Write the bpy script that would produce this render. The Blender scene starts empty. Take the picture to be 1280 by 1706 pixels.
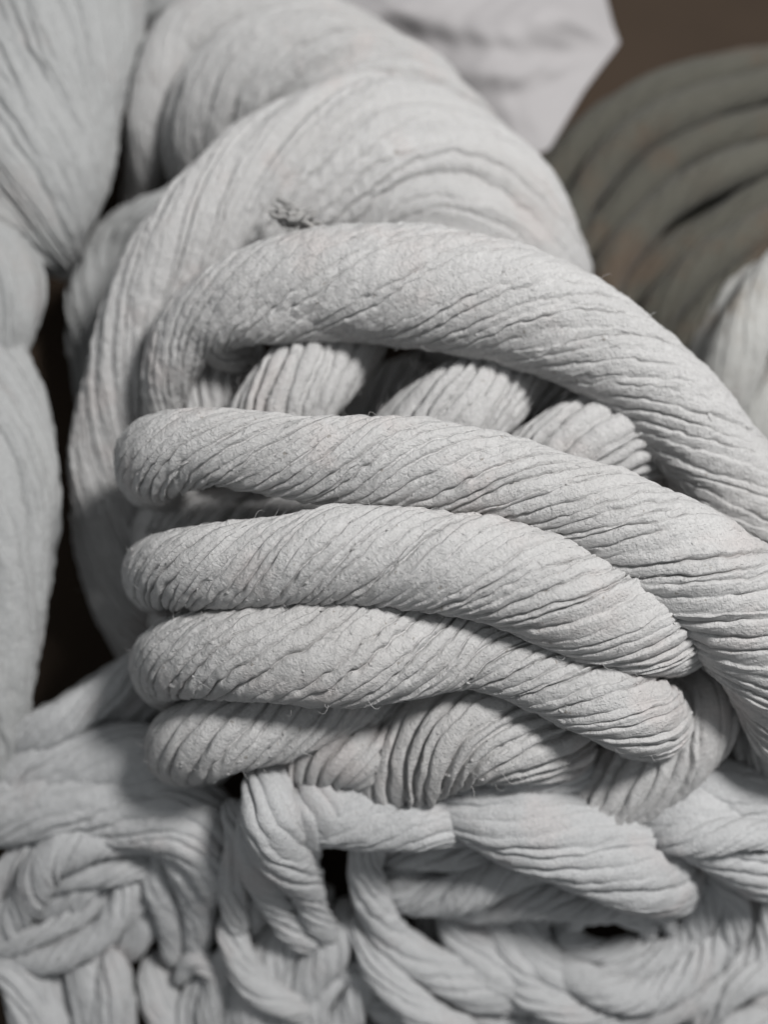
import bpy, math
import numpy as np
from mathutils import Vector

# ------------------------------------------------------------------ camera, world, light, exposure
scene = bpy.context.scene
COL = scene.collection
PITCH = math.radians(78.0)
VFOV = math.radians(50.0)
W0, H0 = 1280.0, 1706.0
FPX = (H0 / 2) / math.tan(VFOV / 2)
FWD = np.array([0.0, math.cos(PITCH), -math.sin(PITCH)])
RIGHT = np.array([1.0, 0.0, 0.0])
UP = np.array([0.0, math.sin(PITCH), math.cos(PITCH)])
FOCUS = 0.35
CAM = np.array([0.0, 0.0, 0.145]) - FWD * FOCUS

cd = bpy.data.cameras.new("camera")
cam = bpy.data.objects.new("camera", cd)
COL.objects.link(cam)
cam.location = CAM
cam.rotation_euler = (math.pi / 2 - PITCH, 0, 0)
cd.sensor_fit = 'VERTICAL'
cd.sensor_height = 24.0
cd.lens = 12.0 / math.tan(VFOV / 2)
cd.clip_start = 0.01
cd.clip_end = 100
cd.dof.use_dof = True
cd.dof.focus_distance = FOCUS - 0.009
cd.dof.aperture_fstop = 2.2
scene.camera = cam

world = bpy.data.worlds.new("World")
scene.world = world
world.use_nodes = True
bg = world.node_tree.nodes["Background"]
bg.inputs["Color"].default_value = (0.93, 0.97, 1.0, 1)
bg.inputs["Strength"].default_value = 0.205

def area_lamp(name, target, direction, dist, size, power, color):
    ld = bpy.data.lights.new(name, 'AREA')
    ld.shape = 'DISK'
    ld.size = size
    ld.energy = power
    ld.color = color
    o = bpy.data.objects.new(name, ld)
    COL.objects.link(o)
    d = np.array(direction, float)
    d /= np.linalg.norm(d)
    o.location = np.array(target) + d * dist
    o.rotation_euler = Vector(d).to_track_quat('Z', 'Y').to_euler()
    return o

area_lamp("ceiling_lamp", (0.0, 0.02, 0.12), 0.56 * RIGHT + 0.56 * UP - 1.0 * FWD, 0.85, 0.16, 7.6, (1.0, 0.985, 0.97))

scene.view_settings.view_transform = 'Standard'
scene.view_settings.look = 'None'
scene.view_settings.exposure = 0.0
scene.view_settings.gamma = 1.0
scene.view_settings.use_curve_mapping = False
scene.render.engine = 'CYCLES'

# ------------------------------------------------------------------ helpers
def P(x, y, hmm):
    """pixel of the photograph + height above the floor (mm) -> world point and depth"""
    d = FWD + RIGHT * ((x - W0 / 2) / FPX) + UP * ((H0 / 2 - y) / FPX)
    t = (CAM[2] - hmm * 0.001) / (-d[2])
    return CAM + d * t, t

def basis(n, cells, periodic=False):
    """cubic b-spline matrix mapping `cells` random values to n samples"""
    cells = max(int(cells), 1)
    if periodic:
        cells = max(cells, 4)
        x = np.arange(n) / n * cells
        K = cells
    else:
        x = np.linspace(0, cells, n)
        K = cells + 3
    i = np.minimum(np.floor(x).astype(int), cells - 1)
    f = x - i
    w = np.stack([(1 - f) ** 3, 3 * f ** 3 - 6 * f ** 2 + 4, -3 * f ** 3 + 3 * f ** 2 + 3 * f + 1, f ** 3], 1) / 6
    M = np.zeros((n, K))
    r = np.arange(n)
    for j in range(4):
        c = (i + j) % K if periodic else i + j
        M[r, c] += w[:, j]
    return M

def noise1(rng, n, cells, rows=1):
    B = basis(n, cells)
    return (B @ rng.uniform(-1, 1, (B.shape[1], rows))).T * 1.6

def smooth_path(pts, rad, ds, sm=12):
    pts = np.array(pts)
    q = np.vstack([2 * pts[0] - pts[1], pts, 2 * pts[-1] - pts[-2]])
    rr = np.concatenate([[rad[0]], rad, [rad[-1]]])
    out, ro = [], []
    for i in range(len(pts) - 1):
        t = np.linspace(0, 1, 40, endpoint=False)[:, None]
        p0, p1, p2, p3 = q[i:i + 4]
        out.append(0.5 * (2 * p1 + (p2 - p0) * t + (2 * p0 - 5 * p1 + 4 * p2 - p3) * t ** 2 + (3 * p1 - p0 - 3 * p2 + p3) * t ** 3))
        r0, r1, r2, r3 = rr[i:i + 4]
        t = t[:, 0]
        ro.append(0.5 * (2 * r1 + (r2 - r0) * t + (2 * r0 - 5 * r1 + 4 * r2 - r3) * t ** 2 + (3 * r1 - r0 - 3 * r2 + r3) * t ** 3))
    C = np.vstack(out + [pts[-1:]])
    R = np.concatenate(ro + [[rad[-1]]])
    for _ in range(sm):
        C[1:-1] = 0.25 * C[:-2] + 0.5 * C[1:-1] + 0.25 * C[2:]
    L = np.concatenate([[0], np.cumsum(np.linalg.norm(np.diff(C, axis=0), axis=1))])
    n = max(int(L[-1] / ds), 12)
    s = np.linspace(0, L[-1], n)
    C = np.stack([np.interp(s, L, C[:, k]) for k in range(3)], 1)
    R = np.maximum(np.interp(s, L, R), 0.0015)
    return C, R, s

def new_mesh(name, verts, quads, mat, parent, uv=None, normals=None, origin=None, tris=None):
    me = bpy.data.meshes.new(name)
    verts = np.asarray(verts, np.float32)
    nq = 0 if quads is None else len(quads)
    nt = 0 if tris is None else len(tris)
    me.vertices.add(len(verts))
    me.vertices.foreach_set("co", (verts - np.asarray(origin, np.float32) if origin is not None else verts).ravel())
    idx = []
    if nq: idx.append(np.asarray(quads, np.int32).ravel())
    if nt: idx.append(np.asarray(tris, np.int32).ravel())
    idx = np.concatenate(idx)
    me.loops.add(len(idx))
    me.loops.foreach_set("vertex_index", idx)
    me.polygons.add(nq + nt)
    starts = np.concatenate([np.arange(nq) * 4, nq * 4 + np.arange(nt) * 3]).astype(np.int32)
    me.polygons.foreach_set("loop_start", starts)
    me.update(calc_edges=True)
    me.polygons.foreach_set("use_smooth", np.ones(nq + nt, bool))
    if uv is not None:
        ul = me.uv_layers.new(name="UVMap")
        ul.data.foreach_set("uv", np.asarray(uv, np.float32)[idx].ravel())
    me.materials.append(mat)
    me.validate()
    if normals is not None:
        me.normals_split_custom_set_from_vertices(np.asarray(normals, np.float32).tolist())
    o = bpy.data.objects.new(name, me)
    COL.objects.link(o)
    if parent is not None:
        o.parent = parent
    return o

def tag(o, label=None, cat=None, group=None, kind=None):
    if label: o["label"] = label
    if cat: o["category"] = cat
    if group: o["group"] = group
    if kind: o["kind"] = kind
    return o

def thing(name, loc, label, cat, group=None):
    o = bpy.data.objects.new(name, None)
    o.empty_display_size = 0.02
    COL.objects.link(o)
    o.location = loc
    tag(o, label, cat, group)
    return o

# ------------------------------------------------------------------ materials
def rope_material(name, c1, c2, stain, stain_amt=0.25, bump=1.0, speck=1.0, stain_scale=14.0):
    m = bpy.data.materials.new(name)
    m.use_nodes = True
    nt = m.node_tree
    N, L = nt.nodes, nt.links
    bs = N["Principled BSDF"]
    bs.inputs["Roughness"].default_value = 0.95
    bs.inputs["Specular IOR Level"].default_value = 0.12
    bs.inputs["Sheen Weight"].default_value = 0.12
    bs.inputs["Sheen Roughness"].default_value = 0.6
    uv = N.new("ShaderNodeTexCoord")
    def mapped(src, sc):
        mp = N.new("ShaderNodeMapping")
        mp.inputs["Scale"].default_value = sc
        L.new(uv.outputs[src], mp.inputs["Vector"])
        return mp.outputs["Vector"]
    def noise(vec, scale, detail, rough=0.55, dist=0.0):
        n = N.new("ShaderNodeTexNoise")
        n.inputs["Scale"].default_value = scale
        n.inputs["Detail"].default_value = detail
        n.inputs["Roughness"].default_value = rough
        n.inputs["Distortion"].default_value = dist
        L.new(vec, n.inputs["Vector"])
        return n.outputs["Fac"]
    def ramp(fac, lo, hi):
        r = N.new("ShaderNodeMapRange")
        r.interpolation_type = 'SMOOTHSTEP'
        r.inputs["From Min"].default_value = lo
        r.inputs["From Max"].default_value = hi
        L.new(fac, r.inputs["Value"])
        return r.outputs["Result"]
    def mixc(fac, a, b):
        x = N.new("ShaderNodeMix")
        x.data_type = 'RGBA'
        if isinstance(fac, float): x.inputs[0].default_value = fac
        else: L.new(fac, x.inputs[0])
        for s, v in ((6, a), (7, b)):
            if isinstance(v, tuple): x.inputs[s].default_value = (*v, 1)
            else: L.new(v, x.inputs[s])
        return x.outputs[2]
    def mul(a, k):
        x = N.new("ShaderNodeMath"); x.operation = 'MULTIPLY'
        L.new(a, x.inputs[0])
        if isinstance(k, float): x.inputs[1].default_value = k
        else: L.new(k, x.inputs[1])
        return x.outputs[0]
    streak = noise(mapped("UV", (90, 1500, 1)), 1.0, 5, 0.6)
    broad = noise(mapped("UV", (35, 260, 1)), 1.0, 3)
    crack = ramp(noise(mapped("UV", (95, 560, 1)), 1.0, 4, 0.6, 0.6), 0.34, 0.47)
    felt = noise(mapped("Object", (1, 1, 1)), 1300, 6, 0.65, 0.3)
    clump = noise(mapped("Object", (1, 1, 1)), 330, 4, 0.6, 0.4)
    patch = noise(mapped("Object", (1, 1, 1)), stain_scale, 4, 0.6)
    pink = noise(mapped("Object", (1, 1, 1)), 33, 3, 0.6)
    fleck = noise(mapped("Object", (1, 1, 1)), 420, 2, 0.5)
    grain = noise(mapped("Object", (1, 1, 1)), 950, 3, 0.6, 0.5)
    col = mixc(broad, c1, c2)
    oi = N.new("ShaderNodeObjectInfo")
    dark = tuple(v * 0.86 for v in c1)
    col = mixc(mul(oi.outputs["Random"], 0.35), col, dark)
    col = mixc(mul(ramp(patch, 0.50, 0.68), stain_amt), col, stain)
    col = mixc(mul(ramp(pink, 0.53, 0.70), 0.32), col, (c1[0] * 1.02, c1[1] * 0.9, c1[2] * 0.87))
    col = mixc(mul(ramp(streak, 0.42, 0.68), 0.10), col, tuple(v * 0.72 for v in c1))
    col = mixc(mul(ramp(grain, 0.38, 0.66), 0.30), col, tuple(v * 0.66 for v in c1))
    col = mixc(mul(ramp(fleck, 0.70, 0.76), 0.55 * speck), col, (0.20, 0.165, 0.13))
    L.new(col, bs.inputs["Base Color"])
    def bumpn(h, dist, strength, prev=None):
        b = N.new("ShaderNodeBump")
        b.inputs["Distance"].default_value = dist
        b.inputs["Strength"].default_value = strength
        L.new(h, b.inputs["Height"])
        if prev is not None: L.new(prev, b.inputs["Normal"])
        return b.outputs["Normal"]
    n = bumpn(streak, 0.0009 * bump, 0.25)
    n = bumpn(crack, 0.0007 * bump, 0.28, n)
    n = bumpn(clump, 0.0013 * bump, 0.6, n)
    n = bumpn(grain, 0.0010 * bump, 0.55, n)
    n = bumpn(felt, 0.0006 * bump, 0.8, n)
    L.new(n, bs.inputs["Normal"])
    return m

M_MAIN = rope_material("pale_fibre", (0.60, 0.596, 0.592), (0.68, 0.676, 0.672), (0.50, 0.48, 0.465), 0.30)
M_LOW = rope_material("cool_fibre", (0.57, 0.578, 0.585), (0.65, 0.655, 0.66), (0.46, 0.46, 0.45), 0.25, 0.8, 0.5)
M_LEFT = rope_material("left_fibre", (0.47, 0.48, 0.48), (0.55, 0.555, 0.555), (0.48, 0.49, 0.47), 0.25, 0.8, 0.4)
M_COIL = rope_material("shaded_grimy_fibre", (0.10, 0.097, 0.080), (0.14, 0.135, 0.113), (0.13, 0.09, 0.063), 0.75, 0.6, 0.5, 26.0)  # dark base colour holds both grime and the shadow lying over the coil
M_STAIN = rope_material("stained_fibre", (0.52, 0.52, 0.50), (0.60, 0.60, 0.58), (0.30, 0.23, 0.16), 0.6, 0.8, 0.5, 22.0)
M_TUFT = rope_material("grey_fray", (0.40, 0.395, 0.385), (0.50, 0.49, 0.48), (0.35, 0.35, 0.35), 0.2, 0.6, 0.3)

def simple_material(name, col, rough, nscale=30, amt=0.25, bump=0.0):
    m = bpy.data.materials.new(name); m.use_nodes = True
    N, L = m.node_tree.nodes, m.node_tree.links
    bs = N["Principled BSDF"]
    bs.inputs["Roughness"].default_value = rough
    bs.inputs["Specular IOR Level"].default_value = 0.2
    tc = N.new("ShaderNodeTexCoord")
    n = N.new("ShaderNodeTexNoise"); n.inputs["Scale"].default_value = nscale; n.inputs["Detail"].default_value = 6
    L.new(tc.outputs["Object"], n.inputs["Vector"])
    mx = N.new("ShaderNodeMix"); mx.data_type = 'RGBA'
    mx.inputs[6].default_value = (*[c * (1 - amt) for c in col], 1)
    mx.inputs[7].default_value = (*[c * (1 + amt) for c in col], 1)
    L.new(n.outputs["Fac"], mx.inputs[0])
    L.new(mx.outputs[2], bs.inputs["Base Color"])
    if bump:
        b = N.new("ShaderNodeBump"); b.inputs["Distance"].default_value = bump; b.inputs["Strength"].default_value = 0.5
        L.new(n.outputs["Fac"], b.inputs["Height"]); L.new(b.outputs["Normal"], bs.inputs["Normal"])
    return m

# ------------------------------------------------------------------ twisted rope ply
COLS = np.array([0.0, 0.06, 0.16, 0.31, 0.5, 0.69, 0.84, 0.94])
SURF = []      # (points, normals, tangents) samples of the sharp plies for loose fibres

def ply(parent, pts, seed, yarns=18, lay=34, ridge=0.55, groove=0.9, tilt=0.22, lump=0.9, mid=0.28,
        flat=0.9, step=0.7, split=False, mat=None, name="rope_turn", fuse=0.0, cols=COLS, label=None, wg=0.46, taper=0.9, sq=2.4, rag=0.05, sm=12, bands=None):
    rng = np.random.default_rng(seed)
    mat = mat or M_MAIN
    wp, rad = [], []
    for (x, y, w, h) in pts:
        p, d = P(x, y, h)
        wp.append(p); rad.append(0.5 * w * d / FPX * 1.02 + 0.0004)
    C, R, s = smooth_path(wp, rad, step * 0.001, sm)
    n = len(s)
    T = np.gradient(C, axis=0); T /= np.linalg.norm(T, axis=1)[:, None]
    # rotation-minimising frame, camera facing where the ply shows most
    mi = n // 2
    v = CAM - C[mi]; v -= v.dot(T[mi]) * T[mi]; v /= np.linalg.norm(v)
    Nv = np.zeros_like(C); Nv[mi] = v
    for i in range(mi + 1, n):
        a = Nv[i - 1] - Nv[i - 1].dot(T[i]) * T[i]; Nv[i] = a / np.linalg.norm(a)
    for i in range(mi - 1, -1, -1):
        a = Nv[i + 1] - Nv[i + 1].dot(T[i]) * T[i]; Nv[i] = a / np.linalg.norm(a)
    Bv = np.cross(T, Nv)
    length = s[-1]
    ds = s[1] - s[0]
    tl = math.tan(math.radians(lay)) * (1 + 0.18 * noise1(rng, n, max(length / 0.03, 2))[0])
    Rm = 0.5 * R + 0.5 * R.mean()
    tw = np.cumsum(tl / Rm) * ds
    tw -= tw[mi]
    K = yarns
    wd = rng.uniform(0.65, 1.4, K); wd /= wd.sum()
    base = np.concatenate([[0], np.cumsum(wd)[:-1]]) * 2 * math.pi + rng.uniform(0, 6.28)
    sp = 2 * math.pi / K
    beta = base[:, None] + 0.22 * sp * noise1(rng, n, max(length / 0.012, 3), K) + 0.09 * sp * noise1(rng, n, max(length / 0.003, 4), K) + rag * sp * noise1(rng, n, max(length / 0.0014, 4), K)
    bnext = np.roll(beta, -1, 0).copy(); bnext[-1] += 2 * math.pi
    nc = len(cols)
    phi = beta[:, None, :] + (bnext - beta)[:, None, :] * cols[None, :, None]       # K,nc,n
    t = (2 * cols - 1)[None, :, None]
    g = np.clip(0.68 - fuse + 0.8 * noise1(rng, n, max(length / 0.030, 3), K) + 0.35 * noise1(rng, n, max(length / 0.004, 3), K), 0.03, 1.3)
    gn = np.roll(g, -1, 0)
    lw = (1 - cols)[None, :, None]; rw = cols[None, :, None]
    gm = g[:, None, :] * lw + gn[:, None, :] * rw
    yw = (bnext - beta)[:, None, :] * R[None, None, :] * 1000.0                     # yarn width in mm
    dl = rw * yw; dr = lw * yw
    d = -ridge * np.abs(t) ** sq * (0.25 + 0.75 * gm)
    d = d - groove * (g[:, None, :] * np.exp(-(dl / wg) ** 2) + gn[:, None, :] * np.exp(-(dr / wg) ** 2))
    tk = tilt * (0.5 + noise1(rng, n, max(length / 0.02, 2), K))
    d = d + tk[:, None, :] * t * (np.abs(t) < 0.99)
    yo = 0.35 * ridge * noise1(rng, n, max(length / 0.015, 2), K)
    d = d + yo[:, None, :] * (1 - np.abs(t) ** 4)
    d = d.reshape(K * nc, n).T                                                       # n, cols
    ncol = K * nc
    circ = 2 * math.pi * R.mean()
    def n2(cs, cp, amp):
        Bs = basis(n, max(length / cs, 2)); Bp = basis(ncol, max(circ / cp, 4), True)
        return amp * 1.9 * (Bs @ rng.uniform(-1, 1, (Bs.shape[1], Bp.shape[1])) @ Bp.T)
    d = d + n2(0.022, 0.016, lump) + n2(0.007, 0.004, mid * 1.1) + n2(0.0028, 0.0018, mid * 0.75) + n2(0.0014, 0.0009, mid * 0.7)
    ph = phi.reshape(ncol, n).T
    if bands:      # bunches of yarns standing proud as soft bands along the lay
        wob = 0.5 * noise1(rng, n, max(length / 0.05, 2))[0][:, None]
        bw = np.cos(ph * bands[0] + wob) + 0.45 * np.cos(ph * (bands[0] * 1.0 - 2) + 1.3 + 2 * wob)
        d = d + bands[1] * (R / R.max())[:, None] ** 1.5 * (bw - 0.6 * np.abs(bw))
    th = ph + tw[:, None]
    endd = np.minimum(s, length - s)
    cap = np.sqrt(np.clip(1 - (1 - np.clip(endd / (R * taper), 0, 1)) ** 2, 0.0025, 1))
    a = R[:, None] + d * 0.001
    a = a * cap[:, None]
    V = C[:, None, :] + (np.cos(th) * a)[..., None] * Bv[:, None, :] + (np.sin(th) * a * flat)[..., None] * Nv[:, None, :]
    U = np.stack([np.broadcast_to(s[:, None], ph.shape), ph * R.mean()], -1) + rng.uniform(0, 5, 2)
    origin = np.array(parent.location) if parent is not None else np.zeros(3)
    dS = np.gradient(V, axis=0)
    dC = np.roll(V, -1, 1) - np.roll(V, 1, 1)
    Nn = np.cross(dS, dC); Nn /= (np.linalg.norm(Nn, axis=2)[..., None] + 1e-12)
    i0 = np.arange(n - 1)[:, None]
    if not split:
        c0 = np.arange(ncol)[None, :]; c1 = (c0 + 1) % ncol
        # duplicate the seam column so that the uv does not wrap
        V2 = np.concatenate([V, V[:, :1]], 1); U2 = np.concatenate([U, U[:, :1] + [0, 2 * math.pi * R.mean()]], 1)
        N2 = np.concatenate([Nn, Nn[:, :1]], 1)
        m = ncol + 1
        c1 = c0 + 1
        q = np.stack([i0 * m + c0, (i0 + 1) * m + c0, (i0 + 1) * m + c1, i0 * m + c1], -1).reshape(-1, 4)
        o = new_mesh(name, V2.reshape(-1, 3), q, mat, parent, U2.reshape(-1, 2), N2.reshape(-1, 3), origin)
    else:
        # heart of the ply, then each yarn laid round it
        m = 25
        ang = np.linspace(0, 2 * math.pi, m)
        sub = np.arange(0, n, 2)
        rr = (R * cap * 0.86)[sub]
        Vc = C[sub][:, None, :] + (np.cos(ang)[None] * rr[:, None])[..., None] * Bv[sub][:, None, :] + (np.sin(ang)[None] * rr[:, None] * flat)[..., None] * Nv[sub][:, None, :]
        Uc = np.stack([np.broadcast_to(s[sub][:, None], (len(sub), m)), np.broadcast_to((ang * R.mean())[None], (len(sub), m))], -1)
        j0 = np.arange(len(sub) - 1)[:, None]; c0 = np.arange(m - 1)[None]
        q = np.stack([j0 * m + c0, (j0 + 1) * m + c0, (j0 + 1) * m + c0 + 1, j0 * m + c0 + 1], -1).reshape(-1, 4)
        o = new_mesh(name, Vc.reshape(-1, 3), q, mat, parent, Uc.reshape(-1, 2), None, origin)
        for k in range(K):
            cs = [(k * nc + c) % ncol for c in range(nc + 1)]
            Vk = V[:, cs]; Nk = Nn[:, cs]; Uk = U[:, cs].copy()
            if k == K - 1: Uk[:, -1, 1] += 2 * math.pi * R.mean()
            inn = lambda X: C[:, None, :] + (X - C[:, None, :]) * 0.87
            Vk = np.concatenate([inn(Vk[:, :1]), Vk, inn(Vk[:, -1:])], 1)
            Nk = np.concatenate([Nk[:, :1], Nk, Nk[:, -1:]], 1)
            Uk = np.concatenate([Uk[:, :1], Uk, Uk[:, -1:]], 1)
            m = nc + 3
            c0 = np.arange(m - 1)[None]
            q = np.stack([i0 * m + c0, (i0 + 1) * m + c0, (i0 + 1) * m + c0 + 1, i0 * m + c0 + 1], -1).reshape(-1, 4)
            new_mesh("yarn", Vk.reshape(-1, 3), q, mat, o, Uk.reshape(-1, 2), Nk.reshape(-1, 3), origin)
        f = rng.integers(4, n - 4, 700); c = rng.integers(0, ncol, 700)
        SURF.append((V[f, c], Nn[f, c], T[f], parent))
    if label: o["label"] = label
    return o

# ------------------------------------------------------------------ the setting
def floor():
    n = 41
    xs = np.linspace(-1.5, 1.5, n); ys = np.linspace(-1.2, 2.0, n)
    X, Y = np.meshgrid(xs, ys)
    V = np.stack([X, Y, np.zeros_like(X)], -1).reshape(-1, 3)
    i = np.arange(n - 1)[:, None]; c = np.arange(n - 1)[None]
    q = np.stack([i * n + c, i * n + c + 1, (i + 1) * n + c + 1, (i + 1) * n + c], -1).reshape(-1, 4)
    o = new_mesh("floor", V, q, simple_material("brown_floor", (0.056, 0.039, 0.027), 0.8, 5, 0.6, 0.002), None)
    tag(o, "dark brown floor under the pile of rope", "floor", kind="structure")
floor()

# ------------------------------------------------------------------ central hank
def at_floor(x, y):
    p, _ = P(x, y, 0)
    return (p[0], p[1], 0.0)

G = "pale rope hanks heaped in the pile"
main = thing("rope_hank", at_floor(640, 800), "large grey white rope hank with thick twisted turns stacked over a broad hump", "rope hank", G)
K1 = dict(split=True, step=0.62)
# broad hump and strap
ply(main, [(225, 380, 50, 4), (238, 315, 62, 34), (243, 220, 68, 62), (264, 132, 80, 74), (303, 68, 92, 77), (375, 32, 96, 79), (465, 22, 100, 76), (560, 50, 90, 68), (640, 95, 90, 56)], 11, 14, 26, 0.25, 0.35, 0.15, 1.0, 0.22, 0.9, 1.0, label="outer loop edging the hump")
ply(main, [(330, 370, 60, 20), (325, 300, 96, 46), (348, 215, 146, 72), (415, 148, 190, 84), (515, 125, 200, 88), (620, 150, 196, 86), (715, 215, 190, 78), (790, 300, 180, 60)], 12, 20, 36, 1.3, 1.4, 0.7, 1.2, 0.36, 0.8, 0.9, wg=1.0, bands=(8, 1.3), label="rounded fold under the outer loop")
ply(main, [(340, 1180, 84, 36), (240, 1085, 104, 30), (184, 945, 108, 44), (168, 800, 112, 64), (190, 665, 126, 82), (236, 535, 142, 94), (312, 425, 166, 101), (402, 340, 200, 103), (498, 302, 262, 98), (600, 293, 330, 90), (690, 320, 350, 86), (766, 380, 346, 81), (826, 464, 326, 74), (862, 545, 280, 54), (870, 600, 200, 34)], 13, 28, 28, 1.1, 1.2, 0.6, 1.2, 0.36, 0.76, label="strap beside the turns, widening into the broad felted hump", bands=(12, 1.5), wg=0.6, sm=900, **K1)
# arch
ply(main, [(262, 790, 56, 66), (268, 700, 64, 88), (286, 615, 84, 106), (326, 545, 112, 117), (392, 504, 138, 124), (460, 486, 156, 127), (550, 475, 174, 130), (650, 475, 194, 131), (760, 490, 196, 131), (870, 515, 185, 131), (980, 560, 166, 129), (1075, 630, 156, 126), (1150, 715, 162, 122), (1222, 810, 174, 115), (1290, 920, 184, 104), (1340, 1040, 170, 90)], 15, 22, 33, 0.35, 1.1, 0.35, 1.0, 0.36, 0.9, sq=4.0, rag=0.09, fuse=0.08, label="heavy arched ply over the gap", **K1)
ply(main, [(410, 600, 60, 96), (368, 578, 72, 108), (356, 556, 84, 117), (380, 532, 96, 125), (450, 514, 110, 129), (560, 510, 112, 127), (680, 516, 100, 116), (790, 520, 80, 104)], 41, 13, 34, 0.35, 1.1, 0.35, 0.8, 0.36, 0.9, 0.75, sq=4.0, rag=0.09, fuse=0.08)
# loops seen through the gap
RID = dict(ridge=1.5, groove=1.5, tilt=0.5, lump=0.5, mid=0.26, fuse=-0.35, wg=0.75)
ply(main, [(335, 790, 80, 82), (340, 700, 82, 90), (362, 620, 84, 92), (425, 560, 74, 86)], 16, 13, 28, flat=0.95, step=0.9, **RID)
ply(main, [(415, 805, 150, 92), (458, 700, 156, 108), (524, 618, 152, 110), (616, 535, 124, 94)], 17, 17, 32, flat=0.95, step=0.8, split=True, **RID)
ply(main, [(540, 790, 80, 58), (600, 700, 84, 68), (660, 640, 70, 62), (730, 600, 60, 46)], 18, 12, 30, flat=0.95, step=0.9, **RID)
ply(main, [(626, 810, 146, 92), (712, 724, 158, 108), (800, 662, 148, 112), (898, 598, 104, 98)], 19, 16, 34, flat=0.95, step=0.8, split=True, **RID)
ply(main, [(830, 850, 140, 92), (912, 780, 156, 108), (1004, 736, 156, 114), (1068, 742, 138, 106), (1100, 784, 110, 86)], 20, 16, 34, flat=0.95, step=0.8, split=True, **RID)
ply(main, [(1075, 880, 60, 84), (1130, 795, 58, 94), (1185, 735, 60, 88)], 21, 9, 25, 0.5, 0.6, 0.2, 0.4, 0.2, 0.9, 0.9)
ply(main, [(250, 870, 80, 66), (350, 862, 90, 82), (450, 855, 90, 88), (560, 860, 90, 86)], 22, 12, 52, flat=0.95, step=0.8, **RID)
ply(main, [(790, 740, 80, 82), (880, 668, 92, 95), (965, 646, 92, 98), (1060, 690, 84, 92), (1130, 760, 70, 84)], 42, 12, 34, flat=0.95, step=0.9, **RID)
# turns buried below the stack
for k, (pp) in enumerate([
    [(230, 900, 150, 48), (420, 880, 160, 66), (640, 880, 160, 70), (860, 920, 160, 70), (1080, 1010, 160, 60), (1220, 1140, 150, 48)],
    [(260, 1040, 150, 44), (440, 1020, 160, 62), (660, 1010, 160, 70), (880, 1040, 160, 68), (1080, 1120, 160, 60), (1230, 1230, 150, 46)],
    [(300, 1170, 140, 40), (460, 1150, 150, 58), (660, 1140, 160, 66), (880, 1170, 160, 66), (1060, 1220, 150, 58), (1220, 1320, 140, 44)],
    [(280, 760, 140, 34), (420, 740, 150, 44), (620, 730, 160, 48), (820, 750, 160, 48), (1020, 820, 160, 46), (1180, 920, 150, 40)]]):
    ply(main, pp, 50 + k, 14, 30, ridge=0.8, groove=0.6, flat=0.95, step=1.8, cols=np.array([0, .15, .5, .85]))
# stacked turns
A = dict(ridge=0.8, groove=1.6, tilt=0.5, lump=0.8, mid=0.31, flat=0.92, wg=0.42, sq=4.0, rag=0.09)
ply(main, [(330, 805, 84, 72), (276, 802, 106, 88), (250, 786, 124, 108), (264, 764, 134, 130), (335, 748, 128, 141), (430, 755, 130, 145), (550, 768, 146, 147), (700, 774, 154, 148), (830, 797, 150, 147), (950, 838, 152, 146), (1060, 890, 182, 144), (1160, 955, 202, 140), (1262, 1042, 204, 130), (1325, 1155, 190, 116), (1350, 1270, 170, 100)], 23, 20, 43, label="uppermost of the stacked turns", **A, **K1)
ply(main, [(350, 985, 104, 74), (284, 972, 110, 88), (260, 960, 116, 108), (285, 952, 122, 126), (355, 948, 134, 138), (450, 938, 146, 144), (560, 926, 160, 148), (700, 930, 162, 149), (850, 962, 172, 147), (970, 1005, 172, 143), (1060, 1035, 162, 137), (1116, 1054, 134, 124), (1142, 1062, 104, 106), (1150, 1066, 90, 86)], 24, 19, 45, label="middle one of the stacked turns", **dict(A, fuse=0.12, groove=1.8, tilt=0.55), **K1)
ply(main, [(360, 1150, 104, 68), (300, 1132, 112, 82), (274, 1112, 120, 100), (300, 1096, 136, 119), (370, 1086, 152, 130), (470, 1084, 168, 136), (580, 1084, 186, 136), (680, 1080, 168, 134), (780, 1082, 132, 131), (860, 1106, 118, 131), (930, 1134, 120, 131), (1000, 1162, 132, 130), (1062, 1190, 134, 123), (1095, 1206, 118, 108), (1105, 1212, 100, 88)], 25, 17, 44, label="lower one of the stacked turns", **dict(A, ridge=0.8, groove=1.4, fuse=-0.1), **K1)
ply(main, [(385, 1265, 104, 56), (322, 1250, 112, 70), (302, 1244, 118, 87), (326, 1235, 128, 103), (390, 1218, 138, 112), (470, 1200, 126, 112), (560, 1180, 104, 108), (650, 1150, 80, 100), (740, 1110, 70, 90)], 27, 12, 42, flat=0.95, step=0.8, split=True, **RID)
ply(main, [(585, 1345, 120, 70), (680, 1272, 150, 96), (775, 1220, 176, 108), (880, 1222, 156, 107), (975, 1250, 110, 90)], 28, 15, 46, ridge=1.4, groove=2.6, tilt=0.7, lump=0.6, mid=0.3, fuse=-0.6, wg=0.8, sq=3.2, flat=0.95, step=0.8, split=True, label="deeply ribbed ply below the stacked turns")
ply(main, [(430, 1290, 100, 72), (520, 1256, 116, 94), (600, 1246, 124, 99), (670, 1236, 110, 90)], 29, 12, 60, flat=0.95, step=0.8, **RID)
ply(main, [(850, 1410, 100, 60), (955, 1352, 124, 76), (1060, 1300, 130, 87), (1140, 1238, 124, 95), (1174, 1180, 112, 98), (1160, 1110, 90, 86), (1120, 1060, 80, 76)], 30, 14, 34, flat=0.95, step=0.8, split=True, **RID)
ply(main, [(1230, 1340, 80, 66), (1262, 1245, 90, 82), (1290, 1170, 90, 84), (1300, 1080, 90, 76)], 31, 11, 34, flat=0.95, step=0.9, **RID)

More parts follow.
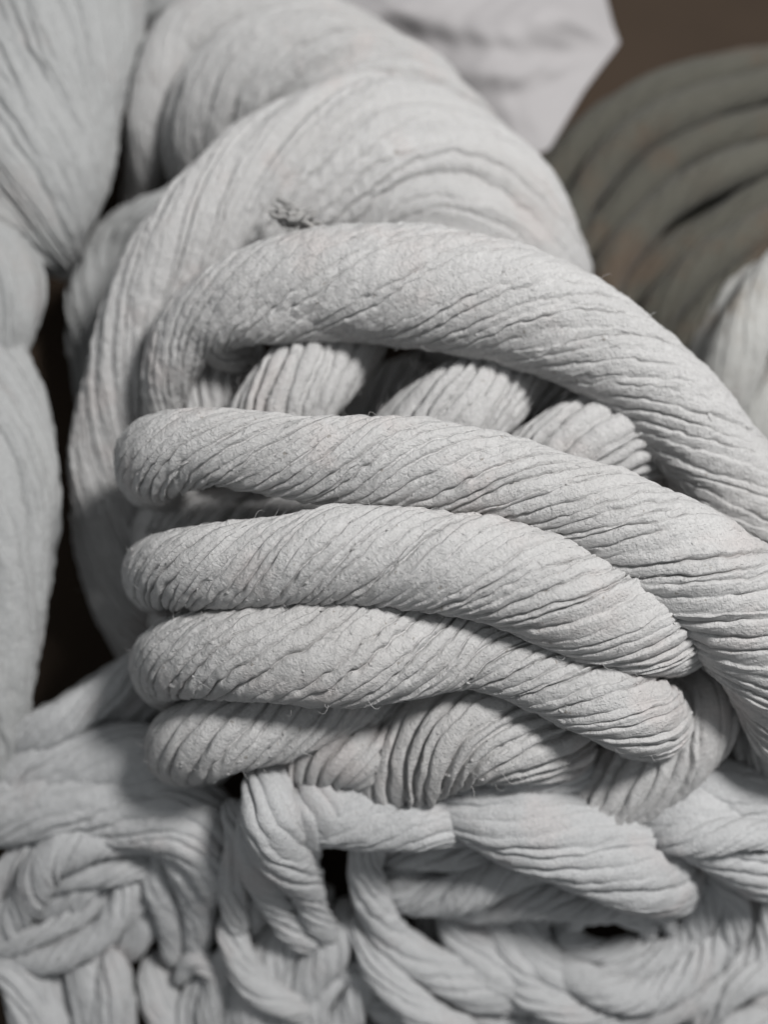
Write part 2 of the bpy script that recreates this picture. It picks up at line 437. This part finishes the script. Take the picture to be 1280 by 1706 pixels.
# ------------------------------------------------------------------ lower right hank
low = thing("rope_hank", at_floor(900, 1480), "loosely tangled pale rope hank bunched below the stacked turns, with dark gaps", "rope hank", G)
S = dict(ridge=0.7, groove=0.9, tilt=0.4, lump=1.3, mid=0.32, flat=0.78, wg=0.8, taper=1.6, step=1.1, mat=M_LOW, cols=np.array([0, .08, .25, .5, .75, .92]))
LOWER = [
 ([(510, 1215, 80, 70), (480, 1290, 140, 86), (474, 1356, 184, 88), (478, 1425, 146, 84), (496, 1500, 110, 72), (530, 1580, 80, 58)], 16, 30),
 ([(420, 1330, 100, 74), (540, 1350, 116, 84), (650, 1358, 108, 88), (715, 1364, 96, 88), (756, 1380, 64, 80), (782, 1388, 40, 64), (780, 1392, 40, 40)], 14, 28),
 ([(690, 1290, 84, 78), (780, 1332, 122, 86), (880, 1372, 142, 86), (990, 1412, 150, 85), (1072, 1446, 142, 84), (1116, 1464, 122, 74), (1126, 1472, 110, 56), (1110, 1480, 100, 30)], 18, 32),
 ([(700, 1340, 90, 76), (815, 1300, 104, 87), (915, 1280, 96, 88), (1000, 1290, 70, 78)], 14, 28),
 ([(625, 1420, 96, 48), (700, 1458, 122, 62), (800, 1468, 132, 69), (900, 1458, 120, 69), (990, 1470, 110, 66), (1060, 1500, 90, 58)], 15, 40),
 ([(628, 1365, 52, 72), (610, 1430, 54, 70), (620, 1492, 56, 68), (655, 1556, 60, 66), (715, 1606, 64, 62), (790, 1640, 66, 58), (880, 1660, 66, 50)], 9, 20),
 ([(742, 1500, 72, 48), (778, 1560, 80, 57), (830, 1622, 82, 57), (905, 1672, 80, 48)], 10, 22),
 ([(712, 1490, 46, 36), (722, 1545, 46, 42), (735, 1610, 44, 42)], 8, 20),
 ([(868, 1490, 66, 48), (880, 1570, 76, 57), (930, 1632, 82, 57), (1010, 1665, 80, 50)], 10, 22),
 ([(895, 1545, 60, 46), (975, 1502, 82, 60), (1060, 1502, 90, 65), (1106, 1538, 76, 60), (1100, 1585, 66, 46)], 12, 36),
 ([(920, 1560, 80, 50), (985, 1602, 70, 57), (1080, 1608, 84, 57), (1160, 1572, 92, 58), (1208, 1510, 90, 64), (1196, 1430, 80, 60)], 14, 34),
 ([(1040, 1320, 90, 66), (1150, 1370, 122, 80), (1240, 1420, 122, 81), (1330, 1475, 120, 72)], 15, 26),
 ([(1090, 1300, 80, 72), (1185, 1315, 100, 80), (1300, 1355, 110, 80)], 13, 24),
 ([(880, 1700, 110, 36), (1020, 1668, 112, 46), (1150, 1640, 112, 50), (1250, 1575, 104, 54), (1315, 1490, 96, 50)], 14, 34),
 ([(990, 1770, 120, 26), (1130, 1712, 112, 34), (1300, 1690, 130, 40)], 13, 26),
 ([(540, 1590, 86, 44), (640, 1645, 92, 50), (740, 1690, 104, 50), (870, 1750, 116, 40)], 13, 26),
 ([(370, 1750, 126, 30), (445, 1640, 134, 44), (525, 1565, 124, 54), (575, 1490, 74, 46)], 15, 34),
 ([(500, 1760, 120, 34), (550, 1670, 112, 46), (604, 1625, 92, 48), (660, 1600, 70, 40)], 13, 34),
 ([(590, 1520, 44, 60), (630, 1610, 50, 66), (700, 1680, 52, 66), (800, 1730, 48, 56)], 8, 22),
 ([(815, 1480, 40, 50), (832, 1560, 42, 60), (872, 1625, 44, 62), (950, 1660, 40, 54)], 7, 22),
 ([(915, 1600, 46, 56), (1000, 1645, 52, 66), (1090, 1650, 52, 66), (1165, 1612, 52, 66), (1215, 1540, 48, 64), (1225, 1470, 44, 58)], 8, 30),
 ([(935, 1650, 50, 52), (1000, 1700, 54, 58), (1080, 1740, 52, 50)], 8, 24),
 ([(1150, 1720, 50, 48), (1225, 1645, 52, 60), (1310, 1610, 50, 58)], 8, 24),
 ([(850, 1640, 48, 60), (940, 1685, 50, 62), (1040, 1690, 48, 58), (1110, 1660, 44, 52)], 8, 26),
 ([(1090, 1390, 46, 82), (1160, 1400, 52, 92), (1240, 1390, 50, 92), (1310, 1400, 46, 84)], 8, 26),
 ([(560, 1760, 120, 26), (690, 1740, 120, 34), (820, 1720, 120, 34), (960, 1760, 120, 24)], 13, 30),
]
def strands(p, seed, lim):
    """thick bunches of the tangle are three slack strands twisted together"""
    pa = np.array(p, float)
    if (pa[:, 1].mean() < lim or pa[:, 2].max() < 84) and seed != 900:
        return [p]
    d = np.gradient(pa[:, :2], axis=0); d /= np.linalg.norm(d, axis=1)[:, None]
    nrm = np.stack([-d[:, 1], d[:, 0]], 1)
    rg = np.random.default_rng(seed)
    a0 = rg.uniform(0, 6.28); tw = rg.uniform(0.55, 1.0)
    out = []
    for j in range(3):
        a = a0 + 2.094 * j + tw * np.arange(len(pa)) + rg.normal(0, 0.2, len(pa))
        q = pa.copy()
        q[:, :2] += nrm * (np.cos(a) * pa[:, 2] * 0.33)[:, None]
        q[:, 3] += np.sin(a) * pa[:, 2] * 0.06
        q[:, 2] *= rg.uniform(0.42, 0.6)
        out.append([tuple(v) for v in q])
    return out
def bunches(L, seed, lim):
    for i, (p, k, l) in enumerate(L):
        st = strands(p, seed + i, lim)
        for q in st:
            yield q, (k if len(st) == 1 else max(int(k * 0.6), 7)), l, ('rope_turn' if len(st) == 1 else 'strand')
for i, (p, k, l, nm) in enumerate(bunches(LOWER, 900, 1445)):
    ply(low, [(x, y, w, max(h + 5 - 28 * min(max((y - 1380) / 170, 0), 1), 14)) for x, y, w, h in p], 100 + i, k, l, name=nm, **S)

# ------------------------------------------------------------------ lower left hank
lowl = thing("rope_hank", at_floor(180, 1420), "soft pale rope hank with a curled loop and drooping lobes beside the tangled hank", "rope hank", G)
LL = [
 ([(-80, 1345, 130, 52), (80, 1335, 132, 66), (220, 1338, 134, 72), (318, 1362, 134, 75), (362, 1430, 112, 70), (350, 1500, 90, 56)], 15, 22),
 ([(-60, 1300, 120, 48), (90, 1240, 132, 60), (200, 1165, 124, 64), (300, 1100, 110, 58)], 14, 22),
 ([(-30, 1290, 100, 58), (110, 1268, 106, 70), (240, 1265, 108, 74), (340, 1300, 80, 64)], 13, 20),
 ([(275, 1440, 66, 52), (235, 1428, 84, 64), (165, 1418, 106, 68), (82, 1432, 112, 68), (22, 1492, 102, 60), (-40, 1570, 90, 50)], 14, 40),
 ([(-40, 1565, 90, 50), (75, 1568, 92, 60), (168, 1535, 92, 63), (224, 1472, 76, 60), (230, 1420, 60, 50)], 13, 30),
 ([(50, 1520, 96, 50), (130, 1490, 90, 58), (215, 1450, 70, 56)], 12, 30),
 ([(285, 1360, 90, 62), (300, 1440, 118, 68), (312, 1520, 112, 58), (300, 1610, 80, 42)], 13, 20),
 ([(428, 1400, 40, 54), (424, 1480, 70, 62), (414, 1570, 50, 48)], 9, 16),
 ([(205, 1600, 56, 44), (238, 1530, 60, 54), (250, 1465, 42, 48)], 9, 16),
 ([(120, 1540, 150, 34), (115, 1630, 196, 42), (118, 1770, 214, 34)], 18, 16),
 ([(262, 1580, 56, 36), (266, 1655, 60, 42), (292, 1760, 64, 32)], 9, 14),
 ([(295, 1640, 34, 46), (322, 1600, 36, 54), (362, 1622, 36, 54), (352, 1700, 34, 48)], 7, 20),
 ([(375, 1520, 44, 66), (398, 1600, 46, 68), (445, 1660, 46, 62), (520, 1690, 42, 54)], 8, 22),
 ([(-30, 1580, 60, 50), (40, 1640, 60, 56), (60, 1760, 60, 44)], 9, 20),
 ([(380, 1330, 44, 86), (400, 1400, 46, 88), (385, 1480, 44, 80), (400, 1560, 40, 68)], 8, 18),
 ([(10, 1240, 60, 70), (100, 1200, 64, 80), (190, 1140, 60, 80), (260, 1080, 54, 70)], 9, 20),
 ([(180, 1580, 46, 56), (190, 1650, 48, 58), (170, 1760, 46, 48)], 8, 16),
 ([(320, 1770, 76, 34), (346, 1670, 78, 46), (400, 1590, 84, 54), (470, 1520, 84, 52)], 12, 22),
]
for i, (p, k, l, nm) in enumerate(bunches(LL, 950, 1400)):
    ply(lowl, [(x, y, w, max(h - 8 - 16 * min(max((y - 1380) / 170, 0), 1), 14)) for x, y, w, h in p], 260 + i, k, l, name=nm, **S)

# ------------------------------------------------------------------ left hanks
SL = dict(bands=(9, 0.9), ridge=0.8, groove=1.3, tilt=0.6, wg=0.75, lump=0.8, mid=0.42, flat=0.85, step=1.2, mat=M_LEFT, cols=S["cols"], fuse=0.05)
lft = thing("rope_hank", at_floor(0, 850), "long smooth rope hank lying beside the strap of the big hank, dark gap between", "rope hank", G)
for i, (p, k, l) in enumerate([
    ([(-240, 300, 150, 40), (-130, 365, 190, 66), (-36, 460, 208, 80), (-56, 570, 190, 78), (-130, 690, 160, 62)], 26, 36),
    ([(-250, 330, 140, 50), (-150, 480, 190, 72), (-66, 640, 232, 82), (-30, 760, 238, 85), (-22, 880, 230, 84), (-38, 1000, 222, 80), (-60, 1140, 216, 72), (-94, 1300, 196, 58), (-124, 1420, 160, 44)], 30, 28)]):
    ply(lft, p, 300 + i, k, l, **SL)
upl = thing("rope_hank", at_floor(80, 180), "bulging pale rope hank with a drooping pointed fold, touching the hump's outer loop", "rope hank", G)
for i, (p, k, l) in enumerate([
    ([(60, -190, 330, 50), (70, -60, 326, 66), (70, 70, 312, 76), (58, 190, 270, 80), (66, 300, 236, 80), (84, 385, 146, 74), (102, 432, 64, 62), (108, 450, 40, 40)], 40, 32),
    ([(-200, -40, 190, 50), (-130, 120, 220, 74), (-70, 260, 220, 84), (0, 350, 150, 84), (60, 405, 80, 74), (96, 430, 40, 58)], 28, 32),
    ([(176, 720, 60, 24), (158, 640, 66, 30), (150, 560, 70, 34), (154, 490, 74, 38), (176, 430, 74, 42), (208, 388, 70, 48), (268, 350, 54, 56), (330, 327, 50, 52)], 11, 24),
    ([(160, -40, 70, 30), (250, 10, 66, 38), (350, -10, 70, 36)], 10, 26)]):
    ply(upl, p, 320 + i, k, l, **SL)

# ------------------------------------------------------------------ grimy coil with painted-in shade, and stained rope behind
coil = thing("rope_coil", at_floor(1180, 300), "grimy rope coil with brown stains and shade painted in dark, lying behind the hump on the floor", "rope coil")
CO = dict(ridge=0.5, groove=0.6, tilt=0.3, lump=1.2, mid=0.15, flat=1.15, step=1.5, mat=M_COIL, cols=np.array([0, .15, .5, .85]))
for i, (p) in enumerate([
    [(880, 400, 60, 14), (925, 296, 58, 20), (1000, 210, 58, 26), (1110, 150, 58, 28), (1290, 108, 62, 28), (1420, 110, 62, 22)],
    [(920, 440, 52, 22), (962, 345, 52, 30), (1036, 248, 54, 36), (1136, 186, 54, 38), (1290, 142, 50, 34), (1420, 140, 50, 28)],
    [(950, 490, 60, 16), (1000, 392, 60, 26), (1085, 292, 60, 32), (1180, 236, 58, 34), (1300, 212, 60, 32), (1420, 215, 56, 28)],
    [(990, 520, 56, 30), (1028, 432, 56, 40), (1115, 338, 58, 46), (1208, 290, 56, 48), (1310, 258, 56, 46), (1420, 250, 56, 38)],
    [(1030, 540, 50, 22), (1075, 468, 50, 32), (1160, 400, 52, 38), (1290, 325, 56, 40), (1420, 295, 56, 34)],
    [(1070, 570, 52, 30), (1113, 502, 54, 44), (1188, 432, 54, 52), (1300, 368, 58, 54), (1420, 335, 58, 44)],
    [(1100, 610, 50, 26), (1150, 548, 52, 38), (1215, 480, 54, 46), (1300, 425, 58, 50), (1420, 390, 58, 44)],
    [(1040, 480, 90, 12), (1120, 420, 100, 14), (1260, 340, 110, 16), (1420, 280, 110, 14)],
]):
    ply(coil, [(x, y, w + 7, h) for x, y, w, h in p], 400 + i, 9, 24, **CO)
stn = thing("rope_strand", at_floor(1250, 560), "bright rope strand stained brown at its edge, beside the arched ply", "rope strand")
ST = dict(ridge=0.5, groove=0.6, tilt=0.2, lump=0.8, mid=0.2, flat=0.9, step=1.2, mat=M_STAIN, cols=S["cols"])
ply(stn, [(1190, 720, 90, 40), (1215, 630, 92, 58), (1250, 545, 92, 66), (1310, 455, 90, 66), (1390, 390, 90, 58)], 440, 12, 22, **ST)
ply(stn, [(1160, 660, 60, 30), (1190, 580, 66, 44), (1235, 500, 70, 52), (1320, 420, 70, 50)], 441, 10, 22, **ST)
ply(stn, [(1220, 790, 80, 36), (1270, 690, 84, 48), (1340, 610, 84, 50), (1420, 550, 80, 44)], 442, 10, 22, **ST)

# ------------------------------------------------------------------ white sack
def sack():
    out = [(380, -150), (700, -210), (960, -160), (1000, -60), (1012, 0), (1022, 40), (1034, 72), (1006, 108), (975, 150), (945, 200), (915, 250), (870, 262), (800, 220), (700, 140), (580, 90), (440, 30)]
    o = np.array(out, float)
    m = 160
    q = np.vstack([o, o[:1]])
    L = np.concatenate([[0], np.cumsum(np.linalg.norm(np.diff(q, axis=0), axis=1))])
    u = np.linspace(0, L[-1], m, endpoint=False)
    ring = np.stack([np.interp(u, L, q[:, 0]), np.interp(u, L, q[:, 1])], 1)
    c = np.array([800.0, 10.0])
    rings = 44
    V, idx = [], 0
    rng = np.random.default_rng(5)
    def front(x, y, rho):
        h = 40 + 17 * (1 - rho ** 2.2)
        yl = 60 + (x - 700) * 0.035 + 8 * math.sin(x * 0.018)
        dlt = (yl - y)
        h += 2.5 * math.tanh(dlt / 34.0) * (1 - rho ** 6) + 2.2 * math.exp(-((dlt - 30) / 30) ** 2) * (1 - rho ** 4)
        a = math.atan2(y - 80, x - 1060)
        r = math.hypot(x - 1040, y - 75)
        h += min(r / 160, 1) * (1 - rho ** 5) * (1.3 * math.sin(a * 9 + 0.4) + 0.8 * math.sin(a * 19 + x * 0.01))
        h += (2.0 * math.sin(x * 0.021 + y * 0.033) + 0.4 * math.sin(x * 0.05 - y * 0.11 + 2 * math.sin(x * 0.02)) + 0.2 * math.sin(x * 0.13 + y * 0.06 + 3 * math.sin(y * 0.05))) * (1 - rho ** 4)
        return h
    for i in range(rings + 1):
        rho = i / rings
        for j in range(m):
            x, y = c + (ring[j] - c) * rho
            V.append(P(x, y, front(x, y, rho))[0])
    for i in range(rings + 1):
        rho = i / rings
        for j in range(m):
            x, y = c + (ring[j] - c) * rho
            V.append(P(x, y, 38 - 36 * (1 - rho ** 3))[0])
    V = np.array(V)
    Q = []
    for layer in range(2):
        b = layer * (rings + 1) * m
        for i in range(rings):
            for j in range(m):
                k = (j + 1) % m
                f = (b + i * m + j, b + i * m + k, b + (i + 1) * m + k, b + (i + 1) * m + j)
                Q.append(f if layer == 1 else f[::-1])
    b0 = rings * m; b1 = (rings + 1) * m + rings * m
    for j in range(m):
        k = (j + 1) % m
        Q.append((b0 + j, b0 + k, b1 + k, b1 + j))
    mat = simple_material("white_plastic_weave", (0.44, 0.425, 0.43), 0.6, 60, 0.06, 0.0012)
    o = new_mesh("plastic_sack", V, Q, mat, None)
    tag(o, "crumpled white plastic sack with a pointed corner behind the hump", "sack")
sack()

# ------------------------------------------------------------------ loose fibres, lint and the frayed tuft
def tubes(name, paths, radii, mat, parent, kind=None, sides=3):
    V, Q, T3 = [], [], []
    for pth, r in zip(paths, radii):
        pth = np.asarray(pth); n = len(pth)
        tan = np.gradient(pth, axis=0); tan /= np.linalg.norm(tan, axis=1)[:, None] + 1e-12
        ref = np.array([0.3, 0.5, 0.81]); a = np.cross(tan, ref); a /= np.linalg.norm(a, axis=1)[:, None] + 1e-12
        b = np.cross(tan, a)
        base = len(V)
        for i in range(n):
            rr = r * (1.0 - 0.75 * (i / (n - 1)) ** 2)
            for k in range(sides):
                an = 2 * math.pi * k / sides
                V.append(pth[i] + rr * (math.cos(an) * a[i] + math.sin(an) * b[i]))
        for i in range(n - 1):
            for k in range(sides):
                k2 = (k + 1) % sides
                Q.append((base + i * sides + k, base + i * sides + k2, base + (i + 1) * sides + k2, base + (i + 1) * sides + k))
    V = np.array(V)
    o = new_mesh(name, V, np.array(Q), mat, parent, V[:, :2], None, np.array(parent.location))
    if kind: o["kind"] = kind
    return o

rng = np.random.default_rng(77)
paths, rads = [], []
lint_v, lint_t = [], []
for pts, nrm, tan, par in SURF:
    for p, nn, tt in zip(pts[:400], nrm, tan):
        side = np.cross(nn, tt)
        ang = rng.normal(0.5, 0.7)
        d = math.cos(ang) * tt + math.sin(ang) * side
        e = np.cross(nn, d) * rng.normal(0, 0.5)
        ln = rng.uniform(0.0014, 0.0056)
        lift = abs(rng.normal(0, 0.3)) * ln
        t = np.linspace(0, 1, 5)[:, None]
        paths.append(p - nn * 0.0001 + d * ln * t + e * ln * t ** 2 + nn * lift * 4 * t * (1 - 0.75 * t))
        rads.append(rng.uniform(0.00005, 0.00011))
    for p, nn, tt in zip(pts[400:700], nrm[400:], tan[400:]):
        # small felt crumbs: squashed, uneven octahedra
        r = rng.uniform(0.0002, 0.0007) * (1.8 if rng.random() < 0.08 else 1)
        side = np.cross(nn, tt)
        b = len(lint_v)
        for k in range(6):
            an = k * math.pi / 3
            lint_v.append(p + r * rng.uniform(0.6, 1.5) * (math.cos(an) * tt * 1.4 + math.sin(an) * side) - nn * r * 0.15)
        lint_v.append(p + nn * r * rng.uniform(0.5, 0.9))
        for k in range(6):
            lint_t.append((b + k, b + (k + 1) % 6, b + 6))
tubes("loose_fibres", paths, rads, M_MAIN, main, "stuff")
lv = np.array(lint_v)
o = new_mesh("lint_crumbs", lv, None, M_MAIN, main, lv[:, :2], None, np.array(main.location), np.array(lint_t))
o["kind"] = "stuff"

def tuft():
    r = np.random.default_rng(9)
    ps, rs = [], []
    a, b = np.array([452, 350.]), np.array([540, 380.])
    for k in range(46):
        spike = k % 9 == 0
        f = r.uniform(0.25, 0.75)
        c = a + (b - a) * f + r.normal(0, 5.0, 2)
        ang = 0.36 + r.normal(0, 0.22)
        ln = r.uniform(34, 70)
        if spike:
            ang = -1.0 + r.normal(0, 0.35); ln = r.uniform(26, 42)
            c = a + (b - a) * r.uniform(0.35, 0.8) + np.array([0, -12.0])
        ph, am = r.uniform(0, 6.28), r.uniform(2, 6)
        h0 = 129 + r.normal(0, 2.0)
        pth = []
        for t in np.linspace(-0.5, 0.5, 12):
            w = am * math.sin(ph + t * 7)
            x = c[0] + ln * t * math.cos(ang) - w * math.sin(ang); y = c[1] + ln * t * math.sin(ang) + w * math.cos(ang)
            pth.append(P(x, y, h0 + 2.5 * math.cos(t * 3) + (5 * (t + 0.5) if spike else 0))[0])
        ps.append(pth); rs.append(0.00035 if spike or k % 4 == 0 else r.uniform(0.0006, 0.0012))
    t = tubes("frayed_tuft", ps, rs, M_TUFT, main, None, 5)
    t["label"] = "dark grey frayed tuft lying in the crease"
tuft()
